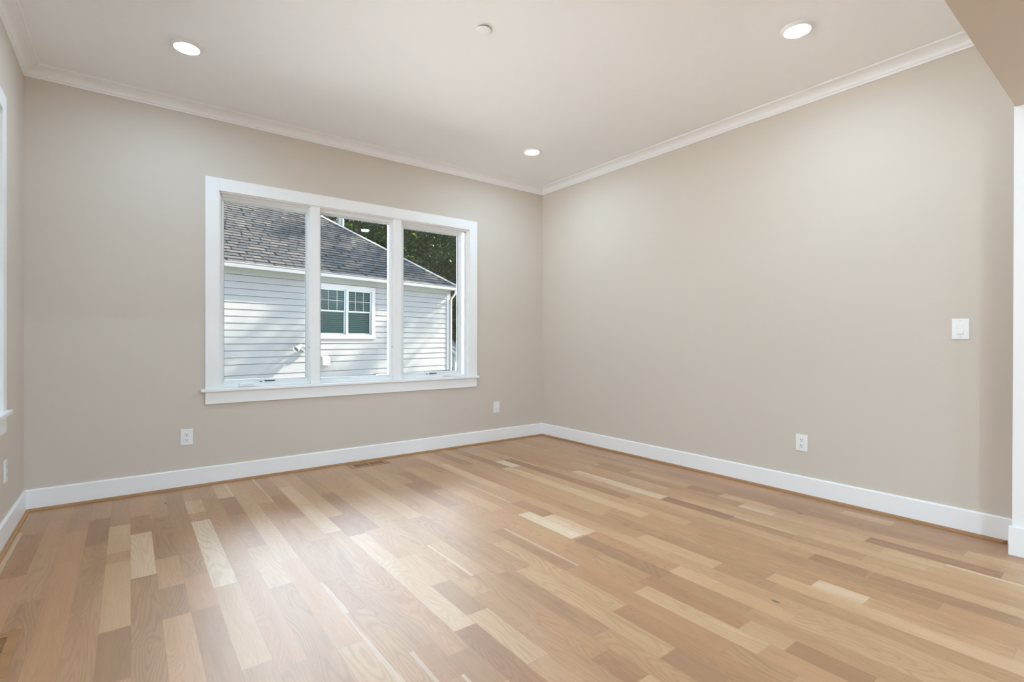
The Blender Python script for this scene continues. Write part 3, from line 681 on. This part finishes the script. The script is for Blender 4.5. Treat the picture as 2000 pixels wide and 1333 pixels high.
# ------------------------------------------------------------------ trees
def leaf_mat():
    m = mat('leaves', (.06, .12, .03), .5, .3); t = NT(m); ge = t.n('ShaderNodeNewGeometry')
    c = t.ramp(ge.outputs['Random Per Island'], [(0, (.004, .015, .005)), (.5, (.008, .027, .008)), (.85, (.022, .050, .010)), (1.0, (.08, .105, .015))])
    t.l(c, t.b.inputs['Base Color'])
    tr = t.n('ShaderNodeBsdfTranslucent'); mx = t.n('ShaderNodeMixShader'); mx.inputs[0].default_value = .38
    c2 = t.mix(1.0, c, (1.5, 1.7, .55), 'MULTIPLY'); t.l(c2, tr.inputs[0])
    out = [n for n in t.t.nodes if n.type == 'OUTPUT_MATERIAL'][0]
    t.l(t.b.outputs[0], mx.inputs[1]); t.l(tr.outputs[0], mx.inputs[2]); t.l(mx.outputs[0], out.inputs[0]); return m
M_LEAF = leaf_mat(); M_BARK = noise_col('bark', (.025, .02, .016), (.045, .036, .028), 18, .9, .4)
def crown_mesh(seed, rx, rz, cz, clumps, per, cr, ls, shell=.55):
    rnd = random.Random(seed); V = []; F = []
    for _ in range(clumps):
        while True:
            p = Vector((rnd.uniform(-1, 1), rnd.uniform(-1, 1), rnd.uniform(-1, 1)))
            if shell*rnd.random() < p.length <= 1: break
        c = Vector((p.x*rx, p.y*rx, cz + p.z*rz)); r = cr*rnd.uniform(.6, 1.3)
        for _ in range(per):
            q = Vector((rnd.gauss(0, .5), rnd.gauss(0, .5), rnd.gauss(0, .33)))*r + c
            a = Vector((rnd.uniform(-1, 1), rnd.uniform(-1, 1), rnd.uniform(-.7, .3))).normalized()
            b = a.cross(Vector((rnd.uniform(-.6, .6), rnd.uniform(-.6, .6), 1))).normalized()
            nn = a.cross(b); s = ls*rnd.uniform(.6, 1.25); n = len(V)
            V += [q, q+a*s*.5+b*s*.32+nn*s*.05, q+a*s, q+a*s*.5-b*s*.32+nn*s*.05]; F.append((n, n+1, n+2, n+3))
    me = bpy.data.meshes.new('foliage'); me.from_pydata([tuple(v) for v in V], [], F); me.update(); me.materials.append(M_LEAF); return me
def trunk_mesh(seed, hgt, r, spread):
    rnd = random.Random(seed); mb = MB()
    pts = [(rnd.uniform(-.05, .05)*i, rnd.uniform(-.05, .05)*i, hgt*i/6) for i in range(7)]
    mb.tube(pts, [r*(1-.11*i) for i in range(7)], 12)
    for k in range(9):
        i = rnd.randint(2, 5); b = Vector(pts[i]); an = rnd.uniform(0, 2*PI); L = spread*rnd.uniform(.6, 1)
        e = b + Vector((math.cos(an)*L, math.sin(an)*L, L*.8)); mb.tube([b, (b+e)/2 + Vector((0, 0, .15)), e], [r*.4, r*.25, r*.08], 8)
    me = bpy.data.meshes.new('trunk'); me.from_pydata(mb.v, [], mb.f); me.update(); me.materials.append(M_BARK); return me
CR = [crown_mesh(1, 3.9, 4.6, 5.6, 430, 190, .95, .14), crown_mesh(2, 3.6, 4.2, 5.2, 400, 190, .95, .135)]
TK = [trunk_mesh(3, 7.5, .22, 2.4), trunk_mesh(4, 7.0, .20, 2.2)]
def tree(x, y, k, s, rz, label, group, crown=None, trunk=None):
    r = empty('tree', (x, y, GZ), rz); r.scale = (s, s, s); tag(r, label, 'tree', group)
    link(bpy.data.objects.new('foliage', crown or CR[k]), r); link(bpy.data.objects.new('trunk', trunk or TK[k]), r); return r
G = 'leafy trees behind the neighbouring house'
TL = 'dense dark green leafy tree behind the neighbouring hip roof'
for x, y, k, s, rz in ((4.6, 20.5, 0, 1.0, .3), (8.3, 17.6, 1, 1.0, 1.2), (11.6, 16.0, 0, .95, 2.2), (7.2, 24.5, 1, 1.25, 3.1), (12.5, 21.5, 0, 1.2, 4.0), (1.5, 25.0, 0, 1.1, 5.0), (9.9, 13.4, 1, .62, 2.6), (8.7, 15.4, 0, .60, 1.9)):
    tree(x, y, k, s, rz, TL, G)
# trees of the side yard, off to the right, whose canopy dapples the neighbouring wall
SC1 = crown_mesh(21, 3.4, 1.5, 7.8, 25, 170, .55, .17, .2); SC2 = crown_mesh(23, 3.6, 2.0, 11.6, 36, 190, .72, .17, .2); ST = trunk_mesh(22, 8.2, .2, 2.0)
tree(9.2, 7.0, 0, 1.0, .4, 'smaller open-crowned tree in the side yard right of the window, out of view', 'side yard shade trees', SC1, ST)
tree(11.6, 10.6, 0, 1.0, 2.0, 'tall open-crowned tree in the side yard right of the window, out of view', 'side yard shade trees', SC2, trunk_mesh(24, 11.5, .25, 2.4))
